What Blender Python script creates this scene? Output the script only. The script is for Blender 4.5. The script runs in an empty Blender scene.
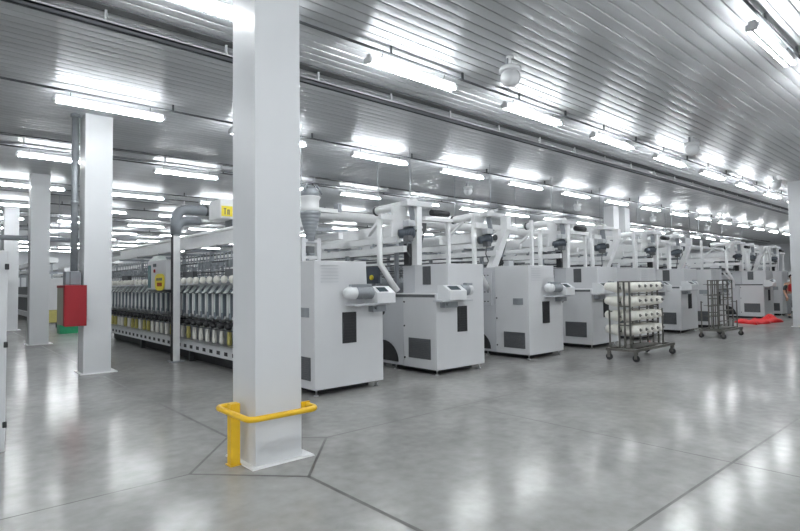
import bpy, bmesh, math, random
from mathutils import Vector, Matrix, Quaternion
random.seed(7)
SC = bpy.context.scene
COL = SC.collection
PI = math.pi

# ------------------------------------------------------------------ camera
cam_data = bpy.data.cameras.new('camera')
cam = bpy.data.objects.new('camera', cam_data)
COL.objects.link(cam)
F_PX, TH, H_CAM, ROLL, PITCH, Y_PP = 538.55, 0.84889, 1.3929, -0.012327, 0.038669, 262.68
cam_data.sensor_width = 36.0
cam_data.lens = 36.0 * F_PX / 800.0
cam_data.shift_y = (Y_PP - 265.5) / 800.0
cam_data.clip_start = 0.05
cam_data.clip_end = 300
fw = Vector((math.cos(TH) * math.cos(PITCH), math.sin(TH) * math.cos(PITCH), math.sin(PITCH)))
rt = Vector((math.sin(TH), -math.cos(TH), 0))
up = rt.cross(fw)
R_ = rt * math.cos(ROLL) + up * math.sin(ROLL)
U_ = up * math.cos(ROLL) - rt * math.sin(ROLL)
m3 = Matrix((R_, U_, -fw)).transposed()
cam.matrix_world = Matrix.Translation((0, 0, H_CAM)) @ m3.to_4x4()
SC.camera = cam

# ------------------------------------------------------------------ world, exposure
w = bpy.data.worlds.new('world')
SC.world = w
w.use_nodes = True
w.node_tree.nodes['Background'].inputs[0].default_value = (0.8, 0.85, 0.9, 1)
w.node_tree.nodes['Background'].inputs[1].default_value = 0.3
SC.view_settings.view_transform = 'Standard'
SC.view_settings.look = 'None'
SC.view_settings.gamma = 1.0
SC.view_settings.use_curve_mapping = False
SC.view_settings.exposure = 0.0
TUBE_STRENGTH = 84.0
SC.cycles.use_denoising = True
SC.cycles.denoising_input_passes = 'RGB_ALBEDO_NORMAL'
SC.cycles.max_bounces = 10
SC.cycles.diffuse_bounces = 6
SC.cycles.glossy_bounces = 5
SC.cycles.sample_clamp_indirect = 6.0
SC.cycles.caustics_reflective = True

# ------------------------------------------------------------------ materials
MATS = {}


def mat(name, col, rough=0.5, metal=0.0, spec=0.5, noise=0.0, nscale=8.0, bump=0.0, emit=None):
    m = bpy.data.materials.new(name)
    m.use_nodes = True
    nt = m.node_tree
    b = nt.nodes['Principled BSDF']
    b.inputs['Base Color'].default_value = (*col, 1)
    b.inputs['Roughness'].default_value = rough
    b.inputs['Metallic'].default_value = metal
    b.inputs['Specular IOR Level'].default_value = spec
    if noise or bump:
        tc = nt.nodes.new('ShaderNodeTexCoord')
        n = nt.nodes.new('ShaderNodeTexNoise')
        n.inputs['Scale'].default_value = nscale
        n.inputs['Detail'].default_value = 5
        nt.links.new(tc.outputs['Object'], n.inputs['Vector'])
        if noise:
            r = nt.nodes.new('ShaderNodeValToRGB')
            r.color_ramp.elements[0].position = 0.3
            r.color_ramp.elements[1].position = 0.7
            r.color_ramp.elements[0].color = (*[c * (1 - noise) for c in col], 1)
            r.color_ramp.elements[1].color = (*[min(1, c * (1 + noise)) for c in col], 1)
            nt.links.new(n.outputs['Fac'], r.inputs['Fac'])
            nt.links.new(r.outputs['Color'], b.inputs['Base Color'])
        if bump:
            bp = nt.nodes.new('ShaderNodeBump')
            bp.inputs['Strength'].default_value = bump
            bp.inputs['Distance'].default_value = 0.01
            nt.links.new(n.outputs['Fac'], bp.inputs['Height'])
            nt.links.new(bp.outputs['Normal'], b.inputs['Normal'])
    if emit:
        b.inputs['Emission Color'].default_value = (*emit[0], 1)
        b.inputs['Emission Strength'].default_value = emit[1]
    MATS[name] = m
    return m


mat('machine_white', (0.63, 0.635, 0.645), 0.42, noise=0.02, nscale=3)
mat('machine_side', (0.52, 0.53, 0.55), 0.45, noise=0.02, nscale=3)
mat('column_paint', (0.70, 0.71, 0.72), 0.38, noise=0.015, nscale=2, bump=0.02)
mat('skirt_paint', (0.78, 0.78, 0.78), 0.5, noise=0.05, nscale=9)
mat('vent_grey', (0.10, 0.105, 0.11), 0.55, noise=0.1, nscale=40)
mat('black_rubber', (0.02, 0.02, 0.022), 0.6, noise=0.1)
mat('dark_metal', (0.09, 0.095, 0.10), 0.4, metal=0.6, noise=0.1)
mat('cart_metal', (0.17, 0.165, 0.15), 0.42, metal=0.7, noise=0.15, nscale=20)
mat('steel', (0.55, 0.56, 0.57), 0.28, metal=0.9, noise=0.06, nscale=15)
mat('dull_steel', (0.33, 0.35, 0.37), 0.45, metal=0.5, noise=0.08, nscale=12)
mat('head_blue', (0.20, 0.23, 0.26), 0.36, metal=0.3, noise=0.08, nscale=12)
mat('lever_green', (0.66, 0.71, 0.69), 0.4, noise=0.05)
mat('motor_blue', (0.06, 0.072, 0.09), 0.4, noise=0.15, nscale=30)
mat('pipe_grey', (0.21, 0.225, 0.245), 0.45, noise=0.05)
mat('duct_white', (0.78, 0.785, 0.785), 0.4, noise=0.03)
mat('yarn_white', (0.80, 0.78, 0.72), 0.85, noise=0.04, nscale=30, bump=0.1)
mat('yarn_yellow', (0.45, 0.40, 0.13), 0.8, noise=0.1, nscale=30)
mat('safety_yellow', (0.82, 0.50, 0.015), 0.38, noise=0.06, nscale=10)
mat('sign_yellow', (0.85, 0.70, 0.05), 0.5, noise=0.03)
mat('red_paint', (0.27, 0.002, 0.008), 0.55, noise=0.06, nscale=4)
mat('red_plastic', (0.62, 0.006, 0.008), 0.6, noise=0.12, nscale=6)
mat('green_plastic', (0.02, 0.30, 0.13), 0.4, noise=0.08)
mat('olive_panel', (0.30, 0.30, 0.24), 0.5, noise=0.1, nscale=7)
mat('screen_dark', (0.05, 0.07, 0.08), 0.15, noise=0.05)
mat('light_housing', (0.72, 0.73, 0.74), 0.35, noise=0.02)
mat('tray_dark', (0.07, 0.073, 0.076), 0.7, metal=0.0, noise=0.05)
mat('tray_light', (0.62, 0.63, 0.64), 0.35, metal=0.4, noise=0.03)
mat('wall_paint', (0.66, 0.68, 0.70), 0.6, noise=0.02, nscale=1)
mat('joint_dark', (0.10, 0.095, 0.09), 0.6, noise=0.2, nscale=10)
mat('skin', (0.45, 0.26, 0.18), 0.5, noise=0.03)
mat('hair_dark', (0.03, 0.02, 0.015), 0.6, noise=0.2, nscale=40)
mat('vest_red', (0.62, 0.05, 0.05), 0.75, noise=0.08, nscale=14)
mat('cloth_dark', (0.07, 0.08, 0.08), 0.8, noise=0.1, nscale=14)
mat('trousers_grey', (0.32, 0.33, 0.34), 0.8, noise=0.08, nscale=14)
mat('teal_glass', (0.07, 0.17, 0.18), 0.15, noise=0.05)
mat('groove_shade', (0.44, 0.45, 0.46), 0.35, metal=0.5, noise=0.05)  # groove shade put into the colour, darker than the panels
mat('tube_glow', (1, 1, 1), 0.4, noise=0.0, emit=((0.93, 0.97, 1.0), TUBE_STRENGTH))
mat('lamp_orange', (0.9, 0.35, 0.03), 0.4, emit=((1.0, 0.4, 0.03), 2.0))


def ceiling_material():
    m = bpy.data.materials.new('ceiling_metal')
    m.use_nodes = True
    nt = m.node_tree
    b = nt.nodes['Principled BSDF']
    b.inputs['Base Color'].default_value = (0.60, 0.615, 0.63, 1)
    b.inputs['Metallic'].default_value = 0.40
    b.inputs['Specular IOR Level'].default_value = 0.4
    b.inputs['Roughness'].default_value = 0.37
    b.inputs['Anisotropic'].default_value = 0.95
    tan = nt.nodes.new('ShaderNodeCombineXYZ')
    tan.inputs[1].default_value = 1.0
    nt.links.new(tan.outputs[0], b.inputs['Tangent'])
    tc = nt.nodes.new('ShaderNodeTexCoord')
    mp = nt.nodes.new('ShaderNodeMapping')
    mp.inputs['Scale'].default_value = (0.35, 5.26, 1)
    n = nt.nodes.new('ShaderNodeTexNoise')
    n.inputs['Scale'].default_value = 1.0
    nt.links.new(tc.outputs['Object'], mp.inputs['Vector'])
    nt.links.new(mp.outputs[0], n.inputs['Vector'])
    r = nt.nodes.new('ShaderNodeValToRGB')
    r.color_ramp.elements[0].position = 0.35
    r.color_ramp.elements[1].position = 0.65
    r.color_ramp.elements[0].color = (0.475, 0.488, 0.50, 1)
    r.color_ramp.elements[1].color = (0.545, 0.558, 0.57, 1)
    nt.links.new(n.outputs['Fac'], r.inputs['Fac'])
    nt.links.new(r.outputs[0], b.inputs['Base Color'])
    MATS['ceiling_metal'] = m


def floor_material():
    m = bpy.data.materials.new('polished_concrete')
    m.use_nodes = True
    nt = m.node_tree
    b = nt.nodes['Principled BSDF']
    tc = nt.nodes.new('ShaderNodeTexCoord')
    n1 = nt.nodes.new('ShaderNodeTexNoise')
    n1.inputs['Scale'].default_value = 0.7
    n1.inputs['Detail'].default_value = 8
    n1.inputs['Roughness'].default_value = 0.62
    n2 = nt.nodes.new('ShaderNodeTexNoise')
    n2.inputs['Scale'].default_value = 9
    n2.inputs['Detail'].default_value = 6
    for n in (n1, n2):
        nt.links.new(tc.outputs['Object'], n.inputs['Vector'])
    mx = nt.nodes.new('ShaderNodeMix')
    mx.inputs[0].default_value = 0.3
    nt.links.new(n1.outputs['Fac'], mx.inputs[2])
    nt.links.new(n2.outputs['Fac'], mx.inputs[3])
    r = nt.nodes.new('ShaderNodeValToRGB')
    r.color_ramp.elements[0].position = 0.32
    r.color_ramp.elements[1].position = 0.68
    r.color_ramp.elements[0].color = (0.225, 0.222, 0.213, 1)
    r.color_ramp.elements[1].color = (0.385, 0.38, 0.368, 1)
    nt.links.new(mx.outputs[0], r.inputs['Fac'])
    rr = nt.nodes.new('ShaderNodeMapRange')
    rr.inputs[1].default_value = 0.0
    rr.inputs[2].default_value = 1.0
    rr.inputs[3].default_value = 0.14
    rr.inputs[4].default_value = 0.19
    nt.links.new(n1.outputs['Fac'], rr.inputs[0])
    # sealed concrete: a diffuse slab under a glossy coat that strengthens at grazing angles
    df = nt.nodes.new('ShaderNodeBsdfDiffuse')
    nt.links.new(r.outputs[0], df.inputs['Color'])
    gl = nt.nodes.new('ShaderNodeBsdfGlossy')
    gl.inputs['Color'].default_value = (0.97, 0.97, 0.96, 1)
    nt.links.new(rr.outputs[0], gl.inputs['Roughness'])
    lw = nt.nodes.new('ShaderNodeLayerWeight')
    lw.inputs['Blend'].default_value = 0.5
    pw = nt.nodes.new('ShaderNodeMath')
    pw.operation = 'POWER'
    pw.inputs[1].default_value = 4.2
    nt.links.new(lw.outputs['Facing'], pw.inputs[0])
    ma = nt.nodes.new('ShaderNodeMath')
    ma.operation = 'MULTIPLY_ADD'
    ma.inputs[1].default_value = 0.70
    ma.inputs[2].default_value = 0.018
    nt.links.new(pw.outputs[0], ma.inputs[0])
    mi = nt.nodes.new('ShaderNodeMath')
    mi.operation = 'MINIMUM'
    mi.inputs[1].default_value = 0.40
    nt.links.new(ma.outputs[0], mi.inputs[0])
    ms = nt.nodes.new('ShaderNodeMixShader')
    nt.links.new(mi.outputs[0], ms.inputs[0])
    nt.links.new(df.outputs[0], ms.inputs[1])
    nt.links.new(gl.outputs[0], ms.inputs[2])
    nt.links.new(ms.outputs[0], nt.nodes['Material Output'].inputs['Surface'])
    nt.nodes.remove(b)
    MATS['polished_concrete'] = m


ceiling_material()
floor_material()

# ------------------------------------------------------------------ mesh helpers


class MB:
    """collects shapes and links them as ONE mesh object"""

    def __init__(self):
        self.bm = bmesh.new()
        self.mi = 0

    def _mark(self, faces, smooth=False):
        for f in faces:
            f.material_index = self.mi
            f.smooth = smooth

    def box(self, x0, x1, y0, y1, z0, z1, bevel=0.0):
        bm = self.bm
        vs = [bm.verts.new((x, y, z)) for x in (x0, x1) for y in (y0, y1) for z in (z0, z1)]
        idx = [(0, 1, 3, 2), (4, 6, 7, 5), (0, 4, 5, 1), (2, 3, 7, 6), (0, 2, 6, 4), (1, 5, 7, 3)]
        fs = [bm.faces.new([vs[i] for i in q]) for q in idx]
        self._mark(fs)
        if bevel:
            es = list({e for f in fs for e in f.edges})
            r = bmesh.ops.bevel(bm, geom=es, offset=bevel, segments=2, affect='EDGES', profile=0.5)
            self._mark(r['faces'])
        return self

    def hexa(self, bottom, top):
        """eight corners: four below, four above, both counter-clockwise"""
        bm = self.bm
        a = [bm.verts.new(p) for p in bottom]
        b = [bm.verts.new(p) for p in top]
        fs = [bm.faces.new(a[::-1]), bm.faces.new(b)]
        for i in range(4):
            j = (i + 1) % 4
            fs.append(bm.faces.new([a[i], a[j], b[j], b[i]]))
        self._mark(fs)
        return self

    def bar(self, p, q, wd, ht=None):
        """rectangular bar from p to q"""
        p, q = Vector(p), Vector(q)
        ht = ht or wd
        d = (q - p).normalized()
        ref = Vector((0, 0, 1)) if abs(d.z) < 0.9 else Vector((1, 0, 0))
        s = d.cross(ref).normalized() * wd / 2
        u = s.cross(d).normalized() * ht / 2
        self.hexa([p - s - u, p + s - u, p + s + u, p - s + u], [q - s - u, q + s - u, q + s + u, q - s + u])
        return self

    def tube(self, pts, r, n=12, cap=True):
        bm = self.bm
        pts = [Vector(p) for p in pts]
        rs = r if isinstance(r, (list, tuple)) else [r] * len(pts)
        rings = []
        prev = None
        for i, p in enumerate(pts):
            if i == 0:
                d = (pts[1] - p).normalized()
            elif i == len(pts) - 1:
                d = (p - pts[-2]).normalized()
            else:
                d = ((pts[i + 1] - p).normalized() + (p - pts[i - 1]).normalized()).normalized()
            if prev is None:
                ref = Vector((0, 0, 1)) if abs(d.z) < 0.9 else Vector((1, 0, 0))
                s = d.cross(ref).normalized()
            else:
                s = (prev - d * prev.dot(d)).normalized()
            prev = s
            u = d.cross(s)
            rings.append([bm.verts.new(p + (s * math.cos(2 * PI * k / n) + u * math.sin(2 * PI * k / n)) * rs[i]) for k in range(n)])
        fs = []
        for a, b in zip(rings, rings[1:]):
            for k in range(n):
                j = (k + 1) % n
                fs.append(bm.faces.new([a[k], a[j], b[j], b[k]]))
        self._mark(fs, True)
        if cap:
            cs = [bm.faces.new(rings[0][::-1]), bm.faces.new(rings[-1])]
            self._mark(cs)
        return self

    def lathe(self, prof, axis_o, axis_d, n=16):
        """prof: list of (distance along axis, radius)"""
        o, d = Vector(axis_o), Vector(axis_d).normalized()
        pts = [o + d * t for t, _ in prof]
        bm = self.bm
        ref = Vector((0, 0, 1)) if abs(d.z) < 0.9 else Vector((1, 0, 0))
        s = d.cross(ref).normalized()
        u = d.cross(s)
        rings = []
        for p, (_, r) in zip(pts, prof):
            r = max(r, 0.0005)
            rings.append([bm.verts.new(p + (s * math.cos(2 * PI * k / n) + u * math.sin(2 * PI * k / n)) * r) for k in range(n)])
        fs = []
        for a, b in zip(rings, rings[1:]):
            for k in range(n):
                j = (k + 1) % n
                fs.append(bm.faces.new([a[k], a[j], b[j], b[k]]))
        self._mark(fs, True)
        self._mark([bm.faces.new(rings[0][::-1]), bm.faces.new(rings[-1])])
        return self

    def sphere(self, c, r, sx=1, sy=1, sz=1, n=14):
        M = Matrix.Translation(c) @ Matrix.Diagonal((r * sx, r * sy, r * sz, 1))
        res = bmesh.ops.create_uvsphere(self.bm, u_segments=n, v_segments=max(6, n * 2 // 3), radius=1, matrix=M)
        self._mark({f for v in res['verts'] for f in v.link_faces}, True)
        return self

    def poly_prism(self, pts, off):
        """flat polygon (list of 3D points) thickened by the vector off"""
        bm = self.bm
        off = Vector(off)
        a = [bm.verts.new(p) for p in pts]
        b = [bm.verts.new(Vector(p) + off) for p in pts]
        fs = [bm.faces.new(a[::-1]), bm.faces.new(b)]
        n = len(pts)
        for i in range(n):
            j = (i + 1) % n
            fs.append(bm.faces.new([a[i], a[j], b[j], b[i]]))
        self._mark(fs)
        return self

    def build(self, name, material, parent=None, loc=None):
        bmesh.ops.recalc_face_normals(self.bm, faces=self.bm.faces[:])
        me = bpy.data.meshes.new(name)
        self.bm.to_mesh(me)
        self.bm.free()
        for mm in (material if isinstance(material, (list, tuple)) else [material]):
            me.materials.append(MATS[mm])
        o = bpy.data.objects.new(name, me)
        COL.objects.link(o)
        if parent:
            o.parent = parent
        if loc:
            o.location = loc
        return o


def empty(name, label, cat, loc=(0, 0, 0), group=None, rz=0.0):
    o = bpy.data.objects.new(name, None)
    o.empty_display_size = 0.2
    COL.objects.link(o)
    o.location = loc
    o.rotation_euler = (0, 0, rz)
    o['label'] = label
    o['category'] = cat
    if group:
        o['group'] = group
    return o


def tag(o, label, cat, group=None):
    o['label'] = label
    o['category'] = cat
    if group:
        o['group'] = group
    return o


def struct(o):
    o['kind'] = 'structure'
    return o


KIDS = {}


def kids(o):
    return [c for c in COL.objects if c.parent == o]


def copy_tree(o, parent=None, children=None):
    c = o.copy()
    COL.objects.link(c)
    if parent:
        c.parent = parent
    for ch in list(o.children):
        copy_tree(ch, c)
    return c


ORD = ['first', 'second', 'third', 'fourth', 'fifth', 'sixth', 'seventh', 'eighth', 'ninth', 'tenth', 'eleventh', 'twelfth',
       'thirteenth', 'fourteenth', 'fifteenth', 'sixteenth', 'seventeenth', 'eighteenth', 'nineteenth', 'twentieth',
       'twenty-first', 'twenty-second', 'twenty-third', 'twenty-fourth', 'twenty-fifth', 'twenty-sixth', 'twenty-seventh',
       'twenty-eighth', 'twenty-ninth', 'thirtieth', 'thirty-first', 'thirty-second', 'thirty-third', 'thirty-fourth',
       'thirty-fifth', 'thirty-sixth', 'thirty-seventh', 'thirty-eighth', 'thirty-ninth', 'fortieth']

# ------------------------------------------------------------------ setting
X0, X1, Y0, Y1, ZC = -7.0, 52.0, -7.0, 50.0, 4.235

fl = MB()
fl.box(X0, X1, Y0, Y1, -0.2, 0.0)
fl.mi = 1


def joint(a, b, wd=0.022):
    a, b = Vector((*a, 0.0)), Vector((*b, 0.0))
    d = (b - a).normalized()
    s = Vector((-d.y, d.x, 0)) * wd / 2
    z = Vector((0, 0, 0.0008))
    vs = [fl.bm.verts.new(p + z) for p in (a - s, b - s, b + s, a + s)]
    f = fl.bm.faces.new(vs)
    f.material_index = 1


for cy in (4.08, 10.06, 16.06, 22.06):
    cx = 2.11
    joint((cx + .65, cy + .1), (cx, cy - .65))
    joint((cx, cy - .65), (cx - .62, cy))
    joint((cx - .62, cy), (cx - .02, cy + .72))
    joint((cx - .02, cy + .72), (cx + .65, cy + .1))
    joint((cx, cy + .72), (cx, cy + 5.35), 0.03)
    joint((X0, cy), (cx - .62, cy), 0.016)
    if cy < 5:
        joint((cx + .65, cy + .1), (X1, cy + .1), 0.024)
joint((2.11, 3.43), (2.11, Y0), 0.03)
joint((4.63, 4.18), (4.63, Y0), 0.020)
joint((2.11, 1.46), (X1, 1.46), 0.020)
joint((9.2, 1.46), (9.2, Y0), 0.015)
joint((X0, 7.1), (3.4, 7.1), 0.012)
floor = struct(fl.build('floor', ['polished_concrete', 'joint_dark']))

ce = MB()
pitch, gw, gd = 0.15, 0.011, 0.014
prof = []
y = Y0
while y < Y1 - 0.01:
    prof += [(y, ZC + gd), (y + gw * .35, ZC + gd)]
    for q in range(9):
        t = q / 8 * 2 - 1
        prof.append((y + gw + (pitch - gw * 1.65) * q / 8, ZC - .0074 * (1 - t * t)))
    prof.append((y + pitch, ZC + gd))
    y += pitch
last = None
for (yy, zz) in prof:
    a, b = ce.bm.verts.new((X0, yy, zz)), ce.bm.verts.new((X1, yy, zz))
    if last:
        fc = ce.bm.faces.new([last[0], last[1], b, a])
        fc.material_index = 1 if min(zz, last[2]) > ZC + .5 * gd or abs(zz - last[2]) > .5 * gd else 0
    last = (a, b, zz)
# closing slab on top
ce.box(X0, X1, Y0, Y1, ZC + 0.02, ZC + 0.2)
ceiling = struct(ce.build('ceiling', ['ceiling_metal', 'groove_shade']))
for f in ceiling.data.polygons:
    f.use_smooth = False

for nm, b in (('wall_left', (X0 - .2, X0, Y0 - .2, Y1 + .2)), ('wall_right', (X1, X1 + .2, Y0 - .2, Y1 + .2)),
              ('wall_front', (X0, X1, Y0 - .2, Y0)), ('wall_back', (X0, X1, Y1, Y1 + .2))):
    struct(MB().box(b[0], b[1], b[2], b[3], -0.2, ZC + .2).build(nm, 'wall_paint'))

# ------------------------------------------------------------------ columns
CW = 0.404


def column(x, y, label, skirt=True):
    e = empty('column', label, 'column', (x, y, 0), 'white square columns of the hall')
    MB().box(0, CW, 0, CW, 0.0, ZC, 0.004).build('shaft', 'column_paint', e)
    m = MB()
    a, b = .045, .095
    m.hexa([(-a, -a, 0.0), (CW + b, -a, 0.0), (CW + b, CW + a, 0.0), (-a, CW + a, 0.0)],
           [(-a + .006, -a + .006, 0.012), (CW + b - .006, -a + .006, 0.012), (CW + b - .006, CW + a - .006, 0.012), (-a + .006, CW + a - .006, 0.012)])
    m.build('base_plate', 'skirt_paint', e)
    return e


column(1.907, 3.859, 'big white square column in the foreground, ringed by the yellow guard rail')
column(1.907, 9.859, 'white square column beside the red cabinet and grey pipe')
column(1.907, 15.859, 'white square column second behind the red cabinet, third from the front in its line')
column(1.907, 21.859, 'distant white square column at the far left edge, farthest in its line')
column(1.907, 27.859, 'farthest white column mostly hidden behind the others at far left')
column(18.95, 3.859, 'white column at the right edge of the picture, beside the person')
column(19.45, 9.859, 'left one of the two white columns rising behind the machines under the lights')
column(20.35, 9.859, 'right one of the two white columns rising behind the machines under the lights')

# ------------------------------------------------------------------ lights


def light_proto():
    e = empty('ceiling_light', 'twin-tube ceiling light', 'ceiling light')
    L = 1.455
    m = MB()
    m.box(0.0, L, -.035, .035, 0.015, 0.075, 0.006)
    m.hexa([(0, -.012, -.03), (L, -.012, -.03), (L, .012, -.03), (0, .012, -.03)],
           [(0, -.035, .016), (L, -.035, .016), (L, .035, .016), (0, .035, .016)])
    m.build('housing', 'light_housing', e)
    for s in (-1, 1):
        MB().tube([(.03, s * .044, -.012), (L - .03, s * .044, -.012)], .0145, 8).build('tube', 'tube_glow', e)
    for x in (0.0, L):
        MB().box(x - .02, x + .02, -.055, .055, -.03, .03).build('end_cap', 'light_housing', e)
    for x in (.2, L - .2):
        MB().tube([(x, 0, .07), (x, -.02, .13)], .006, 6).build('hanger', 'dark_metal', e)
    return e


ROWS = [(-6.0, 3.99), (-2.3, 3.99), (1.68, 3.99), (4.853, 3.99), (8.628, 3.99), (12.665, 3.99), (16.6, 3.99), (20.6, 3.99),
        (24.6, 3.99), (28.6, 3.99), (32.6, 3.99), (36.6, 3.99), (40.6, 3.99), (44.6, 3.99)]
ROWN = ['the back row behind the viewer', 'the row just behind the viewer', 'the row nearest the viewer', 'the second row from the front', 'the third row from the front',
        'the fourth row from the front', 'the fifth row from the front', 'the sixth row from the front', 'the seventh row from the front', 'the eighth row from the front',
        'the ninth row from the front', 'the tenth row from the front', 'the eleventh row from the front', 'the twelfth row from the front']
LX, LP = 1.279, 2.540
proto = light_proto()
first = True
for ri, (ry, rz) in enumerate(ROWS):
    n = 0
    for k in range(-3, 20):
        x = LX + LP * k
        if x + 1.5 > X1 or x < X0 + .3:
            continue
        v = Vector((x + .7, ry, rz)) - Vector((0, 0, H_CAM))
        Z = v.dot(fw)
        near = math.hypot(x, ry) < 9.5
        invis = Z < .5 or abs(v.dot(R_) / max(Z, .1)) > .9 or v.dot(U_) / max(Z, .1) > .75
        if invis and not near:
            continue
        if not invis and math.hypot(x, ry) > 46:
            continue
        o = proto if first else copy_tree(proto)
        first = False
        o.location = (x, ry, rz)
        seen = False
        for xx in (x + .1, x + .7, x + 1.4):
            v = Vector((xx, ry, rz)) - Vector((0, 0, H_CAM))
            Z = v.dot(fw)
            if Z > .3:
                u_, v_ = 400 + F_PX * v.dot(R_) / Z, Y_PP - F_PX * v.dot(U_) / Z
                seen = seen or (0 < u_ < 800 and 0 < v_ < 531)
        if not seen:
            o['label'] = 'twin-tube ceiling light out of the picture, in ' + ROWN[ri]
            o['group'] = 'lights out of view in ' + ROWN[ri]
            continue
        o['label'] = 'glowing twin-tube ceiling light, %s from the left in %s' % (ORD[n], ROWN[ri])
        o['group'] = 'twin-tube lights in ' + ROWN[ri]
        n += 1

for ri, (ry, rz) in enumerate(ROWS[2:10]):
    e = empty('conduit', 'thin dark cable conduit carrying the lights of %s' % ROWN[ri + 2], 'conduit', (0, ry - .045, 4.13))
    xa, xb = (-3, 45) if ri < 4 else (0, 40)
    MB().tube([(xa, 0, 0), (xb, 0, 0)], .016, 8).build('rail', 'dark_metal', e)
    x = xa + .78
    while x < xb:
        MB().box(x - .012, x + .012, -.012, .012, .0, ZC - 4.13).build('hanger', 'dark_metal', e)
        x += 1.27 if ri < 2 else 2.54


def cable_tray(y, label, step, xa=-4.0, xb=48.0):
    e = empty('cable_tray', label, 'cable tray', (0, y, 4.1))
    MB().box(xa, xb, -.09, .05, .112, .134).build('dark_strip', 'tray_dark', e)  # dark strip along the ceiling above the tray
    MB().box(xa, xb, .04, .13, -.01, .004).box(xa, xb, .04, .05, -.01, .02).box(xa, xb, .12, .13, -.01, .02).build('tray', 'pipe_grey', e)
    MB().tube([(xa, 0, .0), (xb, 0, .0)], .010, 8).build('bright_rail', 'tray_light', e)
    MB().tube([(xa, .17, .0), (xb, .17, .0)], .013, 8).build('dark_pipe', 'dark_metal', e)
    x = 1.33 - 1.27 * 4
    while x < xb:
        m = MB().box(x - .012, x + .012, -.01, .01, .0, .134)
        m.build('hanger', 'tray_light', e)
        x += step


cable_tray(5.99, 'hung cable tray with small white hangers, running past the top of the big column', 1.27)
cable_tray(12.10, 'second hung cable tray from the front, above the machine heads', 1.27)
cable_tray(18.10, 'third hung cable tray from the front, farther down the hall', 2.54)
cable_tray(24.10, 'fourth hung cable tray from the front, far down the hall', 2.54)
cable_tray(30.10, 'farthest hung cable tray, small over the far machines', 2.54)

# ball-shaped ceiling domes
DOMES = [((5.48, 4.08), 'nearest white ball-shaped dome under the ceiling, right of the big column'),
         ((11.3, 4.08), 'second nearest white ceiling dome, in line between the lights at upper right'),
         ((17.5, 4.2), 'white ceiling dome near the top of the right edge column'),
         ((11.42, 10.03), 'white ceiling dome hanging above the second machine head, beyond the tray'),
         ((17.14, 10.0), 'white ceiling dome just left of the two far columns'),
         ((23.15, 10.0), 'white ceiling dome right of the two far columns'),
         ((29.5, 10.1), 'smallest white ceiling dome at far right of the back row')]
dp = None
for (x, y), lab in DOMES:
    if dp is None:
        dp = empty('ceiling_dome', lab, 'dome', (x, y, ZC), 'white ceiling domes')
        MB().sphere((0, 0, -.27), .125, 1, 1, .95, 18).build('globe', 'light_housing', dp)
        MB().lathe([(0, .05), (.015, .05), (.02, .022), (.13, .022), (.14, .13), (.165, .14), (.19, .14), (.2, .11)], (0, 0, 0), (0, 0, -1), 18).build('collar', 'light_housing', dp)
        MB().box(-.03, .03, .02, .05, -.13, -.02).build('bracket', 'dull_steel', dp)
        o = dp
    else:
        o = copy_tree(dp)
        o.location = (x, y, ZC)
        o['label'] = lab

# ------------------------------------------------------------------ machines
YF = 5.73
W = 1.10


def console(e, kind):
    """screen box, motor and shelf on the front face"""
    c = empty('console_dummy', '', '')
    bpy.data.objects.remove(c)
    if kind == 'A':
        sx0, sx1, mx0, mx1 = .80, 1.11, .36, .80
    else:
        sx0, sx1, mx0, mx1 = .03, .40, .40, .66
    z0 = 1.14
    m = MB()
    m.poly_prism([(sx0, -.26, z0), (sx0, .0, z0), (sx0, .0, z0 + .22), (sx0, -.12, z0 + .22), (sx0, -.26, z0 + .13)], (sx1 - sx0, 0, 0))
    s = m.build('screen_box', 'light_housing', e)
    n = Vector((0, -.09, .14)).normalized()
    t0, t1 = Vector((0, -.245, z0 + .14)), Vector((0, -.135, z0 + .21))
    n = Vector((0, -(t1 - t0).z, (t1 - t0).y)).normalized()
    m = MB()
    a, b = sx0 + .06, sx1 - .10
    q = [t0.lerp(t1, .12) + Vector((a, 0, 0)), t0.lerp(t1, .12) + Vector((b, 0, 0)), t0.lerp(t1, .9) + Vector((b, 0, 0)), t0.lerp(t1, .9) + Vector((a, 0, 0))]
    m.poly_prism([p for p in q], n * .006)
    m.build('screen', 'screen_dark', s)
    # motor: dark ribbed body with a pale rounded cap
    zc, yc = z0 + .14, -.13
    r = .085
    if kind == 'A':
        b0, b1, d = mx1, mx0, -1
    else:
        b0, b1, d = mx0, mx1, 1
    L = abs(b1 - b0)
    pr = [(0, r * .9)]
    k = 0
    while .02 + k * .02 < L * .6:
        pr += [(.01 + k * .02, r), (.018 + k * .02, r), (.02 + k * .02, r * .86), (.028 + k * .02, r * .86)]
        k += 1
    mo = MB().lathe(pr, (b0, yc, zc), (d, 0, 0), 18).build('motor', 'dull_steel', e)
    MB().lathe([(L * .6, r * .8), (L * .62, r * .98), (L * .85, r * .95), (L * .95, r * .7), (L, r * .3)], (b0, yc, zc), (d, 0, 0), 18).build('motor_cap', 'light_housing', mo)
    MB().box(min(b0, b1) + .1, max(b0, b1) - .02, yc - .04, yc + .04, zc + .07, zc + .11, .008).build('junction_box', 'dull_steel', mo)
    MB().box(min(sx0, mx0) - (.1 if kind == 'B' else -.12), max(sx1, mx1) - .05, -.20, .0, z0 - .03, z0, .004).build('shelf', 'machine_side', e)
    MB().box(sx0 + .05, sx1 - .03, -.1, .0, z0 - .12, z0 - .03).tube([(sx0 + .1, -.1, z0 - .07), (sx0 + .1, -.13, z0 - .07)], .02, 8).build('bracket', 'dull_steel', e)


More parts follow.
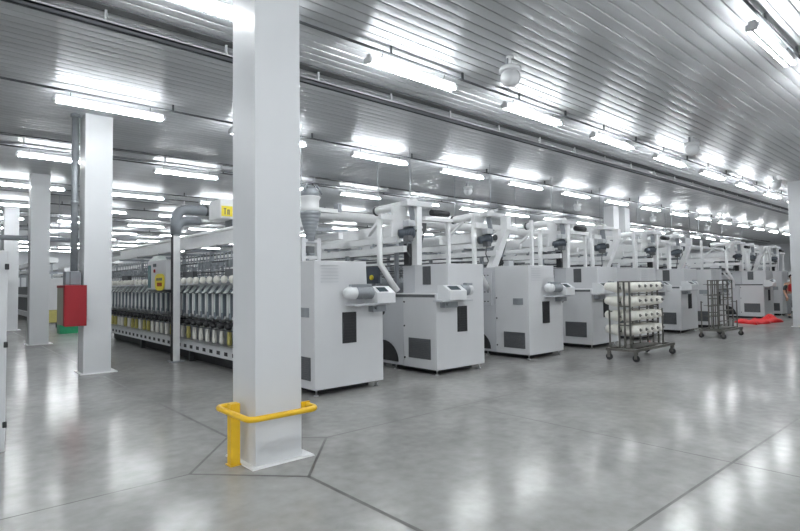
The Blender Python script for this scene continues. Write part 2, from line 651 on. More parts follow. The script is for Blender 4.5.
def vent(parent, kind, u0, u1, z0, z1, side=None, y=0.0):
    """dark louvred vent; on the front face (side None) or on the left face (x = side)"""
    m = MB()
    n = 10
    if side is None:
        m.box(u0, u1, y - .012, y + .004, z0, z1, .003)
        for i in range(n):
            z = z0 + .03 + (z1 - z0 - .06) * i / (n - 1)
            m.box(u0 + .02, u1 - .02, y - .018, y - .011, z - .005, z + .005)
    else:
        m.box(side - .012, side + .004, u0, u1, z0, z1, .003)
        for i in range(n):
            z = z0 + .03 + (z1 - z0 - .06) * i / (n - 1)
            m.box(side - .018, side - .011, u0 + .02, u1 - .02, z - .005, z + .005)
    return m.build('vent', kind, parent)


BODY_END = {}


def machine(x, kind, label, body_to, detail=True, overhead=True):
    e = empty('spinning_machine', label, 'machine', (x, YF, 0), 'pale grey machines in the front row')
    zl, zt = 1.23, 1.695
    bev = .010
    D = .75
    if kind == 'A':
        prof = [(0, .08), (W, .08), (W, 1.30), (.82, 1.30), (.82, zt), (0, zt)]
    else:
        prof = [(0, .08), (W, .08), (W, zt), (.27, zt), (.27, zl), (0, zl)]
    m = MB()
    m.poly_prism([(px, 0, pz) for px, pz in prof], (0, D, 0))
    r = bmesh.ops.bevel(m.bm, geom=m.bm.edges[:], offset=bev, segments=2, affect='EDGES', profile=.5)
    m.build('cabinet', 'machine_white', e)
    # rear side housing
    m = MB()
    if kind == 'A':
        m.box(.01, W - .01, D + .008, 1.28, .08, zt - .015, .008)
    else:
        m.box(.01, W - .01, D + .008, 1.28, .08, zl, .006)
        m.box(.275, W - .01, D + .008, 1.05, zl, zt - .012, .006)
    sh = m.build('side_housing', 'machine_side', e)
    # black quarter-round opening low on the side
    pts = [(0.004, 1.26, .13)]
    for i in range(9):
        a = i / 8 * PI / 2
        pts.append((0.004, 1.26 - .38 * math.cos(a), .13 + .33 * math.sin(a)))
    MB().poly_prism(pts, (-.008, 0, 0)).build('opening', 'black_rubber', sh)
    if kind == 'B':
        MB().box(-.004, .003, .03, 1.20, zl - .055, zl - .012).build('slot', 'vent_grey', e)
        vent(e, 'vent_grey', .38, .56, 1.37, 1.665, side=.27)
        vent(e, 'vent_grey', .13, .62, .23, .54, side=0)
        vent(e, 'black_rubber', .46, .68, .63, 1.03)
    else:
        vent(e, 'vent_grey', .09, .56, .19, .48, side=0)
        vent(e, 'black_rubber', .42, .64, .63, 1.03)
        # switch panel on the side housing
        sp = MB().box(-.004, .012, .84, 1.2, .95, 1.6, .003).build('switch_panel', 'machine_side', e)
        for zz in (1.02, 1.20, 1.36, 1.52):
            mm = MB()
            for yy in (.9, .98, 1.06):
                mm.box(-.010, -.003, yy, yy + .04, zz, zz + .02)
            mm.build('switch', 'vent_grey', sp)
        # small pale socket plate and louvres
        mm = MB()
        for i in range(6):
            mm.box(.10, .36, -.008, .002, 1.42 + i * .042, 1.428 + i * .042)
        mm.build('louvre', 'machine_side', e)
        MB().box(-.008, .002, .12, .34, .98, 1.10, .003).build('socket_plate', 'dull_steel', e)
        # shut-off handle under the screen box
        MB().lathe([(0, .02), (.02, .055), (.05, .06), (.06, .04)], (W, .07, 1.02), (1, 0, 0), 14).build('hand_wheel', 'black_rubber', e)
    for zz in (.22, .72, 1.1):
        MB().tube([(-.003, .715, zz), (-.016, .715, zz)], .014, 8).build('latch', 'black_rubber', e)
    for (fx, fy) in ((.06, .06), (W - .08, .06), (.06, 1.0), (W - .08, 1.0)):
        MB().lathe([(0, .032), (.012, .032), (.014, .012), (.085, .012)], (fx, fy, 0), (0, 0, 1), 10).build('foot', 'steel', e)
    if detail:
        console(e, kind)
    MB().box(.14, W - .14, .16, 1.2, .012, .078).build('shadow_block', 'black_rubber', e)  # black block standing in for the shadow under the cabinet
    # long spinning body behind
    L = body_to - YF
    m = MB()
    m.box(.30, W - .30, 1.3, L, .30, 1.40)
    m.box(.05, W - .05, 1.3, L, .20, .30)
    m.build('long_body', 'dull_steel', e)
    m = MB()
    for bx in (.0, W - .06):
        m.box(bx, bx + .06, 1.3, L, .22, .40)
    m.build('bottom_rail', 'machine_white', e)
    k = 1.4
    while k < L:
        MB().box(.08, .16, k, k + .06, 0, .2).build('stand', 'dark_metal', e)
        MB().box(W - .16, W - .08, k, k + .06, 0, .2).build('stand', 'dark_metal', e)
        k += 3.0
    if overhead:
        # frame carrying the creel above the body
        k = 1.5
        while k < L:
            m = MB()
            m.box(W / 2 - .03, W / 2 + .03, k, k + .06, 1.4, 2.1)
            m.box(.02, W - .02, k, k + .05, 2.04, 2.09)
            m.build('creel_post', 'dull_steel', e)
            k += 1.5
        m = MB()
        for bx in (.02, W - .1):
            m.box(bx, bx + .08, .9, L, 2.07, 2.17)
        m.build('top_rail', 'duct_white', e)
        m = MB()
        for bx, bz in ((.08, 1.62), (W - .14, 1.62), (.14, 1.80), (W - .2, 1.80), (.22, 1.93), (W - .28, 1.93)):
            m.box(bx, bx + .05, 1.3, L, bz, bz + .018)
        m.build('yarn_guide_rail', 'dark_metal', e)
        MB().box(W / 2 - .16, W / 2 + .16, 1.0, L, 2.22, 2.42, .01).build('suction_duct', 'duct_white', e)
    return e


def overhead_head(e, kind, tube=True):
    """suction head standing over the cabinet"""
    zt = 1.69
    if kind == 'B':
        px, py = .34, .78
        MB().bar((px, py, zt), (px, py - .02, 2.66), .13, .11).build('post', 'duct_white', e)
        top = Vector((px, py, 2.70))
    else:
        px, py = .12, .92
        m = MB()
        m.hexa([(px - .1, py - .06, zt - .02), (px + .1, py - .06, zt - .02), (px + .1, py + .06, zt - .02), (px - .1, py + .06, zt - .02)],
               [(px + .08, py - .3, 2.40), (px + .22, py - .3, 2.40), (px + .22, py - .18, 2.40), (px + .08, py - .18, 2.40)])
        m.bar((px + .15, py - .24, 2.40), (px + .15, py - .24, 2.66), .15, .13)
        m.build('post', 'duct_white', e)
        top = Vector((px + .05, py, 2.70))
    # horizontal duct running back
    d = MB().tube([top + Vector((-.03, -.02, .03)), top + Vector((-.03, 1.0, .0))], .075, 16).build('air_duct', 'duct_white', e)
    MB().lathe([(0, .085), (.04, .09), (.05, .08)], top + Vector((-.03, .97, .0)), (0, 1, 0), 16).build('duct_mouth', 'dark_metal', d)
    MB().bar(top + Vector((-.03, .75, -.05)), top + Vector((-.03, 1.25, -.42)), .06, .05).build('strut', 'duct_white', e)
    # cross cap
    MB().box(top.x - .28, top.x + .30, top.y - .1, top.y + .08, 2.66, 2.74, .01).build('cap_beam', 'machine_white', e)
    # hanging slanted panels
    m = MB()
    a = Vector((top.x - .24, top.y + .22, 2.68))
    m.hexa([a + Vector((-.12, 0, -.52)), a + Vector((.12, -.05, -.52)), a + Vector((.12, 0, -.52)), a + Vector((-.12, .05, -.52))],
           [a + Vector((-.06, 0, .02)), a + Vector((.2, -.05, .02)), a + Vector((.2, 0, .02)), a + Vector((-.06, .05, .02))])
    m.build('hanging_panel', 'duct_white', e)
    MB().bar(top + Vector((-.10, .02, -.02)), top + Vector((-.03, .02, -.38)), .10, .03).build('side_plate', 'dull_steel', e)
    # motor
    mc = Vector((top.x - .16, top.y + .02, 2.24))
    pr = [(0, .07), (.02, .095)]
    for q in range(6):
        pr += [(.03 + q * .026, .10), (.042 + q * .026, .10), (.044 + q * .026, .082), (.054 + q * .026, .082)]
    pr += [(.2, .075), (.27, .075), (.28, .04)]
    mo = MB().lathe(pr, mc + Vector((.12, -.02, 0)), (-1, .5, -.15), 16).build('fan_motor', 'motor_blue', e)
    MB().box(mc.x - .10, mc.x + .02, mc.y - .10, mc.y + .02, mc.z - .16, mc.z - .07, .008).build('terminal_box', 'vent_grey', mo)
    MB().lathe([(0, .05), (.03, .06), (.05, .06)], mc + Vector((.16, -.04, .02)), (0, -1, 0), 12).build('pulley', 'dark_metal', mo)
    MB().tube([mc + Vector((-.04, -.04, -.12)), mc + Vector((-.10, -.05, -.30)), mc + Vector((.08, .04, -.42)), mc + Vector((.14, .1, -.54))], .012, 6).build('cable', 'vent_grey', mo)
    MB().box(mc.x - .06, mc.x + .1, mc.y - .07, mc.y + .07, mc.z + .09, mc.z + .19, .01).build('motor_mount', 'machine_side', mo)
    MB().bar(mc + Vector((.12, 0, .02)), mc + Vector((.3, .0, .1)), .05).build('motor_arm', 'duct_white', mo)
    # low hose/box on the cabinet top
    if kind == 'A':
        MB().tube([(px + .3, py + .05, 1.78), (px + .72, py + .05, 1.80)], .05, 12).build('hose', 'black_rubber', e)
        MB().box(.50, .66, .80, .95, 1.695, 1.82, .01).build('valve_box', 'machine_side', e)
        MB().box(.93, .99, .55, .61, 1.30, 2.62).build('thin_post', 'duct_white', e)
    else:
        MB().tube([(.62, .70, 2.58), (1.02, .70, 2.58)], .055, 12).build('hose', 'black_rubber', e)
        MB().box(.42, 1.08, .64, .78, 2.44, 2.50).build('hose_shelf', 'duct_white', e)
        MB().box(1.0, 1.06, .68, .74, 1.69, 2.44).build('thin_post', 'duct_white', e)
        MB().box(.20, .27, .82, .94, 1.70, 2.05).build('cover_strip', 'black_rubber', e)
    if tube:
        t = [(-.21, 1.07, 2.45), (-.21, 1.07, 1.72), (-.17, 1.02, 1.62), (.02, .92, 1.26)]
        MB().tube(t, .05, 12).build('suction_pipe', 'duct_white', e)
        MB().bar((-.02, 1.25, 1.66), (.10, .98, 1.28), .07, .05).build('branch_pipe', 'duct_white', e)
    MB().box(-.25, 1.05, .98, 1.05, 2.44, 2.53).build('cross_beam', 'duct_white', e)
    MB().box(-.02, .05, .70, 3.2, 1.90, 2.0).build('bobbin_conveyor', 'duct_white', e)
    m = MB()
    for q in range(7):
        m.tube([(.015, .9 + q * .33, 1.995), (.015, .9 + q * .33, 2.04)], .03, 8)
    m.build('conveyor_peg_row', 'dull_steel', e)
    MB().box(.40, .62, 1.02, 1.30, 1.90, 2.12, .01).build('control_box', 'pipe_grey', e)
    MB().box(.66, .78, .98, 1.06, 2.30, 2.44, .006).build('valve', 'vent_grey', e)
    MB().tube([(.72, 1.0, 2.3), (.74, 1.1, 2.05), (.60, 1.1, 1.72)], .022, 8).build('cable', 'vent_grey', e)


LAB = ['nearest pale grey machine cabinet, partly hidden by the big white column',
       'second pale grey machine from the big column, screen box left of its motor',
       'third pale grey machine from the big column, seen with side vent and dark front vent',
       'fourth pale grey machine from the big column, just left of the loaded trolley',
       'fifth pale grey machine, its cabinet showing behind the loaded yarn trolley',
       'sixth pale grey machine from the big column, between the two trolleys',
       'seventh pale grey machine, its cabinet showing behind the empty trolley',
       'pale grey machine behind the red sheet on the floor',
       'pale grey machine next to the person at the right edge']
MX = [(3.62, 'A', 16.2), (5.76, 'B', 17.0), (8.10, 'A', 18.0), (10.29, 'B', 18.0), (12.5, 'A', 18.0), (14.8, 'B', 18.0), (17.0, 'A', 18.0),
      (21.92, 'B', 18.0), (24.15, 'A', 18.0)]
machines = []
for (x, k, bt), lab in zip(MX, LAB):
    e = machine(x, k, lab, bt)
    if lab is not LAB[0]:
        overhead_head(e, k)
    machines.append(e)
e = machine(26.4, 'B', 'farthest pale grey machine at right, mostly behind the edge column', 18.0)
overhead_head(e, 'B')
# machine on the other side of the aisle, only its edge is in view
e = empty('spinning_machine', 'pale grey machine cut off by the left edge, only its black-hinged corner showing', 'machine', (-.57, YF, 0), 'pale grey machines in the front row')
MB().box(0, 1.1, 0, .75, .0, 1.72, .01).build('cabinet', 'machine_white', e)
for zz in (.23, .91, 1.58):
    MB().box(1.078, 1.108, -.015, .02, zz - .025, zz + .025, .004).build('hinge', 'black_rubber', e)

# ------------------------------------------------------------------ nearest machine: filter head, spindle side
m1 = machines[0]
hx, hy = .26, .50
fu = MB().lathe([(0, .055)] + [q for i in range(8) for q in ((.02 + i * .045, .055 + i * .011), (.034 + i * .045, .058 + i * .011), (.036 + i * .045, .063 + i * .011), (.058 + i * .045, .067 + i * .011))] + [(.40, .14)], (hx, hy, 1.98), (0, 0, 1), 16).build('funnel', 'dull_steel', m1)
MB().lathe([(0, .14), (.05, .12), (.15, .12), (.18, .14), (.20, .14)], (hx, hy, 2.38), (0, 0, 1), 18).build('filter_drum', 'duct_white', m1)
fc = MB().sphere((hx, hy, 2.62), .125, 1, 1, .85, 16).build('filter_cap', 'dull_steel', m1)
for i in range(5):
    a = i * 1.25
    MB().tube([(hx + .05 * math.cos(a), hy + .05 * math.sin(a), 2.68), (hx + .11 * math.cos(a), hy + .11 * math.sin(a), 2.73), (hx + .19 * math.cos(a), hy + .19 * math.sin(a), 2.63)], .012, 6).build('cable', 'pipe_grey', fc)
MB().box(hx + .1, hx + .46, hy - .05, hy + .05, 2.38, 2.44, .006).build('arm', 'duct_white', m1)
MB().box(hx + .42, hx + .48, hy - .06, hy + .06, 2.40, 2.52, .006).build('arm_end', 'dull_steel', m1)
for bx in (hx - .12, hx + .12):
    MB().box(bx - .03, bx + .03, hy - .03, hy + .03, 1.69, 2.02).build('frame_post', 'machine_white', m1)
for bz in (1.76, 1.98):
    MB().box(hx - .15, hx + .15, hy - .02, hy + .02, bz - .02, bz + .02).build('frame_bar', 'machine_white', m1)
MB().box(hx - .06, hx + .06, hy - .015, hy + .02, 1.82, 1.91).build('gauge', 'vent_grey', m1)
Xs = 0.0   # local x of its near side
UP = .30
ys = []
yy = 7.15 - YF
while yy < 16.0 - YF:
    ys.append(yy)
    yy += UP
unit = None
for i, yy in enumerate(ys):
    if unit is None:
        u = MB()
        u.box(.03, .13, -.10, -.03, .84, 1.32, .008)
        u.box(.15, .30, -.10, .12, .80, 1.34)
        unit = u.build('winding_unit', 'head_blue', m1)
        MB().tube([(.05, .05, .80), (.05, .05, 1.28)], .018, 10).build('yarn_tube', 'duct_white', unit)
        MB().box(.022, .03, -.095, -.06, .95, 1.25).build('front_strip', 'lever_green', unit)
        m = MB()
        m.hexa([(-.03, -.05, 1.27), (.0, -.05, 1.27), (.0, .05, 1.27), (-.03, .05, 1.27)],
               [(.09, -.05, 1.43), (.125, -.05, 1.43), (.125, .05, 1.43), (.09, .05, 1.43)])
        m.build('lever', 'lever_green', unit)
        m = MB()
        m.lathe([(0, .05), (.03, .055), (.05, .03)], (.10, -.03, .86), (-1, 0, 0), 12)
        m.bar((.12, .06, .80), (-.03, -.02, .88), .03, .05)
        m.build('guide_arm', 'steel', unit)
        m = MB()
        m.lathe([(0, .045), (.06, .05), (.09, .02)], (.08, 0, .72), (-1, 0, .1), 12)
        m.bar((.15, 0, .78), (-.01, .09, .76), .035, .03)
        m.build('spindle_drive', 'black_rubber', unit)
        m = MB().lathe([(0, .012), (.36, .012)], (.06, 0, .40), (0, 0, 1), 8)
        m.build('spindle', 'steel', unit)
        unit.location = (0, yy, 0)
        o = unit
    else:
        o = copy_tree(unit, m1)
        o.location = (0, yy, 0)
# slots in the bottom rail
for i, yy in enumerate(ys):
    MB().box(-.006, .002, yy - .06, yy + .06, .265, .325, .002).build('rail_slot', 'black_rubber', m1)
MB().box(.22, .88, 1.35, 16.1 - YF, .01, .20).build('long_shadow_block', 'black_rubber', m1)  # black block in place of the shade beneath the long body
MB().box(-.03, .10, 1.35, 16.1 - YF, .40, .425).build('spindle_shelf', 'steel', m1)
MB().box(-.015, .0, 1.35, 16.1 - YF, 1.265, 1.28).box(.0, .02, 1.35, 16.1 - YF, .66, .68).build('front_rod', 'dark_metal', m1)
# dense creel lattice over the side
m = MB()
k = 1.4
random.seed(3)
while k < 16.0 - YF:
    m.tube([(.10, k, 1.50), (.20, k + .10, 1.98)], .008, 5)
    m.tube([(.20, k, 1.50), (.12, k - .08, 1.98)], .007, 5)
    m.box(.08, .16, k + .03, k + .10, 1.64 + random.random() * .1, 1.72 + random.random() * .1)
    k += .15
m.build('creel_lattice', 'dull_steel', m1)
MB().box(-.05, .12, 1.35, 16.0 - YF, 1.40, 1.425).build('cone_shelf', 'steel', m1)
MB().tube([(.0, 1.4, 2.30), (.0, 16.0 - YF, 2.30)], .03, 8).build('upper_pipe', 'duct_white', m1)
for k in (2.2, 4.1, 6.2, 8.3):
    mm = MB().box(.02, .10, k, k + .5, 1.55, 1.66)
    mm.build('control_box', 'vent_grey', m1)

cone = None
bob = None
PIL_Y = 10.27
right_of = [y for y in ys if y + YF < PIL_Y]
for i, yy in enumerate(ys):
    Y = yy + YF
    nr = len(right_of)
    if Y < PIL_Y:
        lab = '%s right of the pipe post' % ORD[nr - 1 - i]
    else:
        lab = '%s left of the pipe post' % ORD[i - nr]
    if cone is None:
        cone = MB().lathe([(0, .03), (.008, .058), (.05, .062), (.075, .05), (.085, .022)], (.04, 0, 0), (-1, 0, .08), 14).build('yarn_cone', 'yarn_white', None)
        o = cone
    else:
        o = cone.copy()
        COL.objects.link(o)
    o.location = (3.62 - .03, Y, 1.49)
    tag(o, 'white yarn cone on the long machine, ' + lab, 'yarn cone', 'white yarn cones in the row along the long machine')
    # bobbin standing on the spindle
    if bob is None:
        bob = {}
        for nm in ('yarn_white', 'yarn_yellow'):
            bob[nm] = MB().lathe([(0, .022), (.01, .036), (.05, .040), (.22, .033), (.27, .018), (.30, .014)], (0, 0, 0), (0, 0, 1), 12).build('bobbin', nm, None)
        used = set()
    yel = (i % 9 in (1, 4)) or (Y > 12.5 and i % 3 == 0)
    nm = 'yarn_yellow' if yel else 'yarn_white'
    if nm in used:
        o = bob[nm].copy()
        COL.objects.link(o)
    else:
        o = bob[nm]
        used.add(nm)
    o.location = (3.62 + .06, Y, .43)
    tag(o, '%s bobbin low on the long machine, %s' % ('yellow' if yel else 'white', lab), 'bobbin', '%s bobbins along the long machine' % ('yellow' if yel else 'white'))

# piecing robot riding on the long machine with yellow sign
e = empty('service_robot', 'pale box unit with dark window hung on the long machine, left of the pipe post', 'machine unit', (3.35, 10.98, 1.335))
MB().box(0, .18, -.56, .50, 0, .56, .01).build('housing', 'machine_white', e)
MB().box(-.008, .004, .30, .48, .03, .48, .003).build('window', 'teal_glass', e)
MB().box(-.008, .004, -.02, .16, .44, .50).build('display', 'screen_dark', e)
MB().lathe([(0, .035), (.02, .035)], (0.0, .06, .36), (-1, 0, 0), 12).build('stop_button', 'red_paint', e)
MB().box(.02, .16, -.5, .5, -.05, 0).build('carriage', 'dark_metal', e)
MB().hexa([(0, -.1, .56), (.18, -.1, .56), (.18, .48, .56), (0, .48, .56)], [(.05, .0, .66), (.17, .0, .66), (.17, .3, .66), (.05, .3, .66)]).build('hood', 'lever_green', e)
sg = empty('warning_sign', 'yellow rounded sign with dark lettering on the pale box unit', 'sign', (3.338, 10.70, 1.475))
pts = []
for i in range(20):
    a = 2 * PI * i / 20
    c, s = math.cos(a), math.sin(a)
    pts.append((0, math.copysign(abs(c) ** .6, c) * .27, math.copysign(abs(s) ** .6, s) * .16))
MB().poly_prism(pts, (-.012, 0, 0)).build('plate', 'sign_yellow', sg)
MB().box(.17, .215, -.4, .4, .02, .07).build('hanger_arm', 'dull_steel', bpy.data.objects['service_robot'])
m = MB()
for k in range(5):
    m.box(-.018, -.011, -.16 + k * .07, -.12 + k * .07, .03, .08)
m.build('upper_lettering', 'vent_grey', sg)
m = MB()
for k in range(4):
    m.box(-.018, -.011, -.14 + k * .07, -.095 + k * .07, -.08, -.01)
m.build('lower_lettering', 'red_paint', sg)
MB().box(3.66, 3.70, 11.9, 12.2, 1.56, 1.66).build('x', 'lamp_orange', None).name = 'signal_lamp'
tag(bpy.data.objects['signal_lamp'], 'small orange lit signal lamp on the long machine, left of the pale box', 'lamp')

# pipe post with two grey elbows
e = empty('pipe_post', 'white floor-standing pipe post topped by thick grey elbow pipes, beside the long machine', 'pipe', (3.42, 10.21, 0))
MB().box(.0, .125, .0, .12, .02, 2.40, .004).build('post', 'duct_white', e)
MB().box(-.006, .0, .0, .12, .02, 2.38).build('dark_edge', 'black_rubber', e)
MB().box(-.05, .19, -.05, .17, 0, .02, .003).build('foot_plate', 'dull_steel', e)


def arc_pipe(z_end, x_end, dy, r, z0):
    pts = [(.0625, .06, z0)]
    rad = z_end - z0 - .05
    rad = max(.12, min(.22, rad))
    for i in range(9):
        a = i / 8 * PI / 2
        pts.append((.0625 + rad * (1 - math.cos(a)), .06 + dy * i / 8, z_end - rad + rad * math.sin(a)))
    pts.append((x_end, .06 + dy, z_end))
    return pts


p1 = MB().tube(arc_pipe(2.84, .66, 0.0, .09, 2.36), .092, 14).build('upper_elbow', 'pipe_grey', e)
p2 = MB().tube(arc_pipe(2.63, .50, -.02, .08, 2.36), .085, 14).build('lower_elbow', 'pipe_grey', e)
MB().lathe([(0, .07), (.12, .07), (.14, .05), (.2, .05)], (.50, .04, 2.63), (1, 0, 0), 12).build('nozzle', 'steel', p2)
MB().lathe([(0, .098), (.05, .098)], (.62, .06, 2.84), (1, 0, 0), 14).build('clamp_ring', 'dark_metal', p1)
MB().box(.0, .13, -.005, .125, 2.33, 2.45, .006).build('collar', 'dull_steel', e)

# white blower box with a yellow label above the long machine
e = empty('blower_box', 'white overhead box with a yellow label, between the elbow pipes and the big column', 'blower', (3.80, 9.0, 2.56))
MB().box(0, .75, 0, .5, 0, .34, .012).build('housing', 'duct_white', e)
MB().box(.02, .22, -.006, .002, .04, .22, .002).build('yellow_label', 'sign_yellow', e)
m = MB()
m.box(.075, .09, -.011, -.005, .07, .18).box(.06, .105, -.011, -.005, .165, .18)
m.box(.125, .14, -.011, -.005, .07, .16).box(.125, .16, -.011, -.005, .145, .16).box(.15, .165, -.011, -.005, .07, .155)
m.build('label_mark', 'vent_grey', e)
MB().box(.26, .46, .1, .4, -.138, 0).build('stand', 'dull_steel', e)

# white transport duct crossing over all the machines
e = empty('transport_duct', 'long white round duct running across above all the machines', 'duct', (4.6, 8.2, 2.66))
MB().tube([(0, 0, 0), (26, 0, 0)], .085, 14).build('pipe', 'duct_white', e)
for k in range(10):
    x = .3 + k * 2.6
    MB().lathe([(0, .095), (.06, .095)], (x, 0, 0), (1, 0, 0), 14).build('joint_band', 'dull_steel', e)
    MB().tube([(x + .03, 0, .08), (x + .03, 0, ZC - 2.66)], .008, 6).build('hanger', 'dull_steel', e)
e = empty('overhead_rail', 'thin dark rail running across above the machines behind the white duct', 'rail', (4.6, 9.6, 2.52))
MB().box(0, 26, -.03, .03, 0, .07).build('beam', 'dull_steel', e)
for k in range(10):
    MB().tube([(.6 + k * 2.6, 0, .07), (.6 + k * 2.6, 0, ZC - 2.52)], .008, 6).build('hanger', 'dull_steel', e)

# small control panel with yellow button between first and second machine
e = empty('control_panel', 'small dark control panel with a yellow-green button between the first two machines', 'control panel', (5.66, 12.9 - 5.73, 1.40))
MB().box(0, .05, -.18, .2, 0, .28, .006).build('case', 'motor_blue', e)
MB().lathe([(0, .045), (.025, .04)], (0, -.02, .10), (-1, 0, 0), 14).build('button', 'sign_yellow', e)
MB().bar((.03, .0, -.2), (.09, .0, .02), .05).build('arm', 'dull_steel', e)

# ------------------------------------------------------------------ guard rail round the big column
e = empty('guard_rail', 'yellow steel guard rail bent round the foot of the big column', 'guard rail', (0, 0, 0))
MB().box(1.785, 1.860, 4.02, 4.095, .008, .475, .005).build('post', 'safety_yellow', e)
MB().box(1.775, 1.870, 4.01, 4.105, .0, .008).build('foot_plate', 'safety_yellow', e)


def rounded(pts, rad, n=6):
    out = [Vector(pts[0])]
    for a, b, c in zip(pts, pts[1:], pts[2:]):
        a, b, c = Vector(a), Vector(b), Vector(c)
        p, q = b + (a - b).normalized() * rad, b + (c - b).normalized() * rad
        for i in range(n + 1):
            t = i / n
            out.append(p * (1 - t) ** 2 + b * 2 * t * (1 - t) + q * t * t)
    out.append(Vector(pts[-1]))
    return out


zr = .41
path = rounded([(1.93, 4.29, zr), (1.78, 4.29, zr), (1.78, 3.70, zr), (2.36, 3.70, zr), (2.36, 3.86, zr)], .07)
MB().tube(path, .023, 12).build('rail', 'safety_yellow', e)
MB().box(2.305, 2.385, 3.85, 3.87, zr - .03, zr + .03).build('end_bracket', 'safety_yellow', e)

# ------------------------------------------------------------------ red cabinet, pipe, junction box
e = empty('fire_cabinet', 'bright red wall cabinet hung on the left side of the second column', 'cabinet', (1.635, 9.80, .79))
MB().box(.0, .225, .02, .66, 0, .63, .004).build('case', 'olive_panel', e)
MB().box(.0, .305, -.0, .02, -.01, .64, .004).build('door', 'red_paint', e)
MB().box(-.006, .225, .02, .66, .60, .64, .003).build('top', 'red_paint', e)
MB().box(-.006, .0, .02, .10, .0, .60).build('side_trim', 'red_paint', e)
MB().box(.20, .23, -.012, .0, .28, .34).build('handle', 'red_paint', e)
e = empty('riser_pipe', 'vertical grey pipe from the ceiling down to the grey box above the red cabinet', 'pipe', (1.80, 10.05, 0))
MB().tube([(0, 0, 1.66), (0, 0, ZC)], .052, 14).build('pipe', 'dull_steel', e)
MB().lathe([(0, .075), (.05, .075)], (0, 0, ZC), (0, 0, -1), 14).build('flange', 'pipe_grey', e)
MB().lathe([(0, .06), (.06, .06)], (0, 0, 2.75), (0, 0, 1), 14).build('coupling', 'dull_steel', e)
e = empty('junction_box', 'dark grey box at the foot of the riser pipe, on top of the red cabinet', 'box', (1.655, 9.90, 1.431))
MB().box(0, .22, 0, .2, 0, .22, .012).build('case', 'pipe_grey', e)
MB().box(.06, .07, -.006, .002, .0, .22).build('seam', 'dark_metal', e)

# horizontal grey pipe far left
e = empty('water_pipe', 'horizontal grey pipe crossing behind the third column at far left', 'pipe', (-3, 19.0, 2.85))
MB().tube([(0, 0, 0), (7, 0, 0)], .075, 12).build('pipe', 'pipe_grey', e)
for x in (1.0, 3.5, 6.0):
    MB().tube([(x, 0, .07), (x, 0, ZC - 2.85)], .012, 6).build('hanger', 'dull_steel', e)

# ------------------------------------------------------------------ crates at far left
e = empty('crate', 'green plastic crate on the floor beneath the red cabinet, far behind', 'crate', (3.05, 19.0, 0))
m = MB().box(0, .62, 0, .45, 0, .05).box(0, .03, 0, .45, .05, .3).box(.59, .62, 0, .45, .05, .3).box(.03, .59, 0, .03, .05, .3).box(.03, .59, .42, .45, .05, .3)
m.build('body', 'green_plastic', e)
MB().box(.62, .64, .1, .35, .2, .26).build('handle', 'black_rubber', e)
e = empty('bin', 'yellow bin standing behind the third column, left of the green crate', 'bin', (3.0, 21.8, 0))
MB().hexa([(0, 0, .2), (.5, 0, .2), (.5, .4, .2), (0, .4, .2)], [(-.04, -.04, .62), (.54, -.04, .62), (.54, .44, .62), (-.04, .44, .62)]).build('body', 'yarn_yellow', e)
for x, y in ((.05, .05), (.45, .05), (.05, .35), (.45, .35)):
    MB().lathe([(0, .02), (.2, .03)], (x, y, 0), (0, 0, 1), 8).build('leg', 'dark_metal', e)

# ------------------------------------------------------------------ far machines beyond the aisle end
for j, (x, y, lab) in enumerate([(3.2, 24.5, 'distant pale machine cabinet seen between the second and third columns'),
                                 (-.3, 25.0, 'distant machine at far left between the fourth and third columns'),
                                 (5.6, 24.5, 'distant pale machine behind the rows, right of the second column'),
                                 (8.0, 24.5, 'distant pale machine beyond the long machine, mostly hidden'),
                                 ]):
    f = empty('spinning_machine', lab, 'machine', (x, y, 0), 'distant machines at the back of the hall')
    MB().box(0, 1.3, 0, .8, .05, 1.75, .01).build('cabinet', 'machine_white', f)
    MB().box(.1, 1.2, .8, 14, .25, 1.45).build('long_body', 'vent_grey', f)
    MB().box(.1, .3, .8, 14, 2.05, 2.17).box(1.0, 1.2, .8, 14, 2.05, 2.17).build('top_rail', 'duct_white', f)
    for k in range(6):
        MB().box(.6, .66, 1.2 + k * 2.4, 1.26 + k * 2.4, 1.45, 2.4).box(.1, 1.2, 1.2 + k * 2.4, 1.26 + k * 2.4, 2.0, 2.05).build('creel_post', 'dull_steel', f)
    MB().box(.45, .8, .9, 14, 2.4, 2.6).build('suction_duct', 'duct_white', f)
    MB().box(-.01, .1, .8, 14, .2, .4).box(-.01, .1, .8, 14, 1.0, 1.1).build('side_rail', 'machine_white', f)
    for (fx, fy) in ((.1, .1), (1.2, .1)):
        MB().box(fx - .04, fx + .04, fy - .04, fy + .04, 0, .06).build('foot', 'dark_metal', f)
for j in range(10):
    x = 12.0 + j * 2.3
    lab = 'distant pale overhead creel of the back machine rows, %s from the left' % ORD[j]
    f = empty('spinning_machine', lab, 'machine', (x, 24.5, 0), 'distant machines at the back of the hall')
    MB().box(0, 1.2, 0, 12, .05, 1.7).build('long_body', 'dull_steel', f)
    MB().box(.0, .15, -.5, 12, 2.1, 2.22).box(1.0, 1.15, -.5, 12, 2.1, 2.22).build('top_rail', 'duct_white', f)
    for k in range(3):
        MB().box(.55, .65, k * 3, .1 + k * 3, 1.7, 2.6).box(.0, 1.15, k * 3, .08 + k * 3, 2.03, 2.1).build('creel_post', 'duct_white', f)
    MB().box(.35, .75, -.5, 12, 2.5, 2.7).build('suction_duct', 'duct_white', f)

# ------------------------------------------------------------------ yarn trolleys


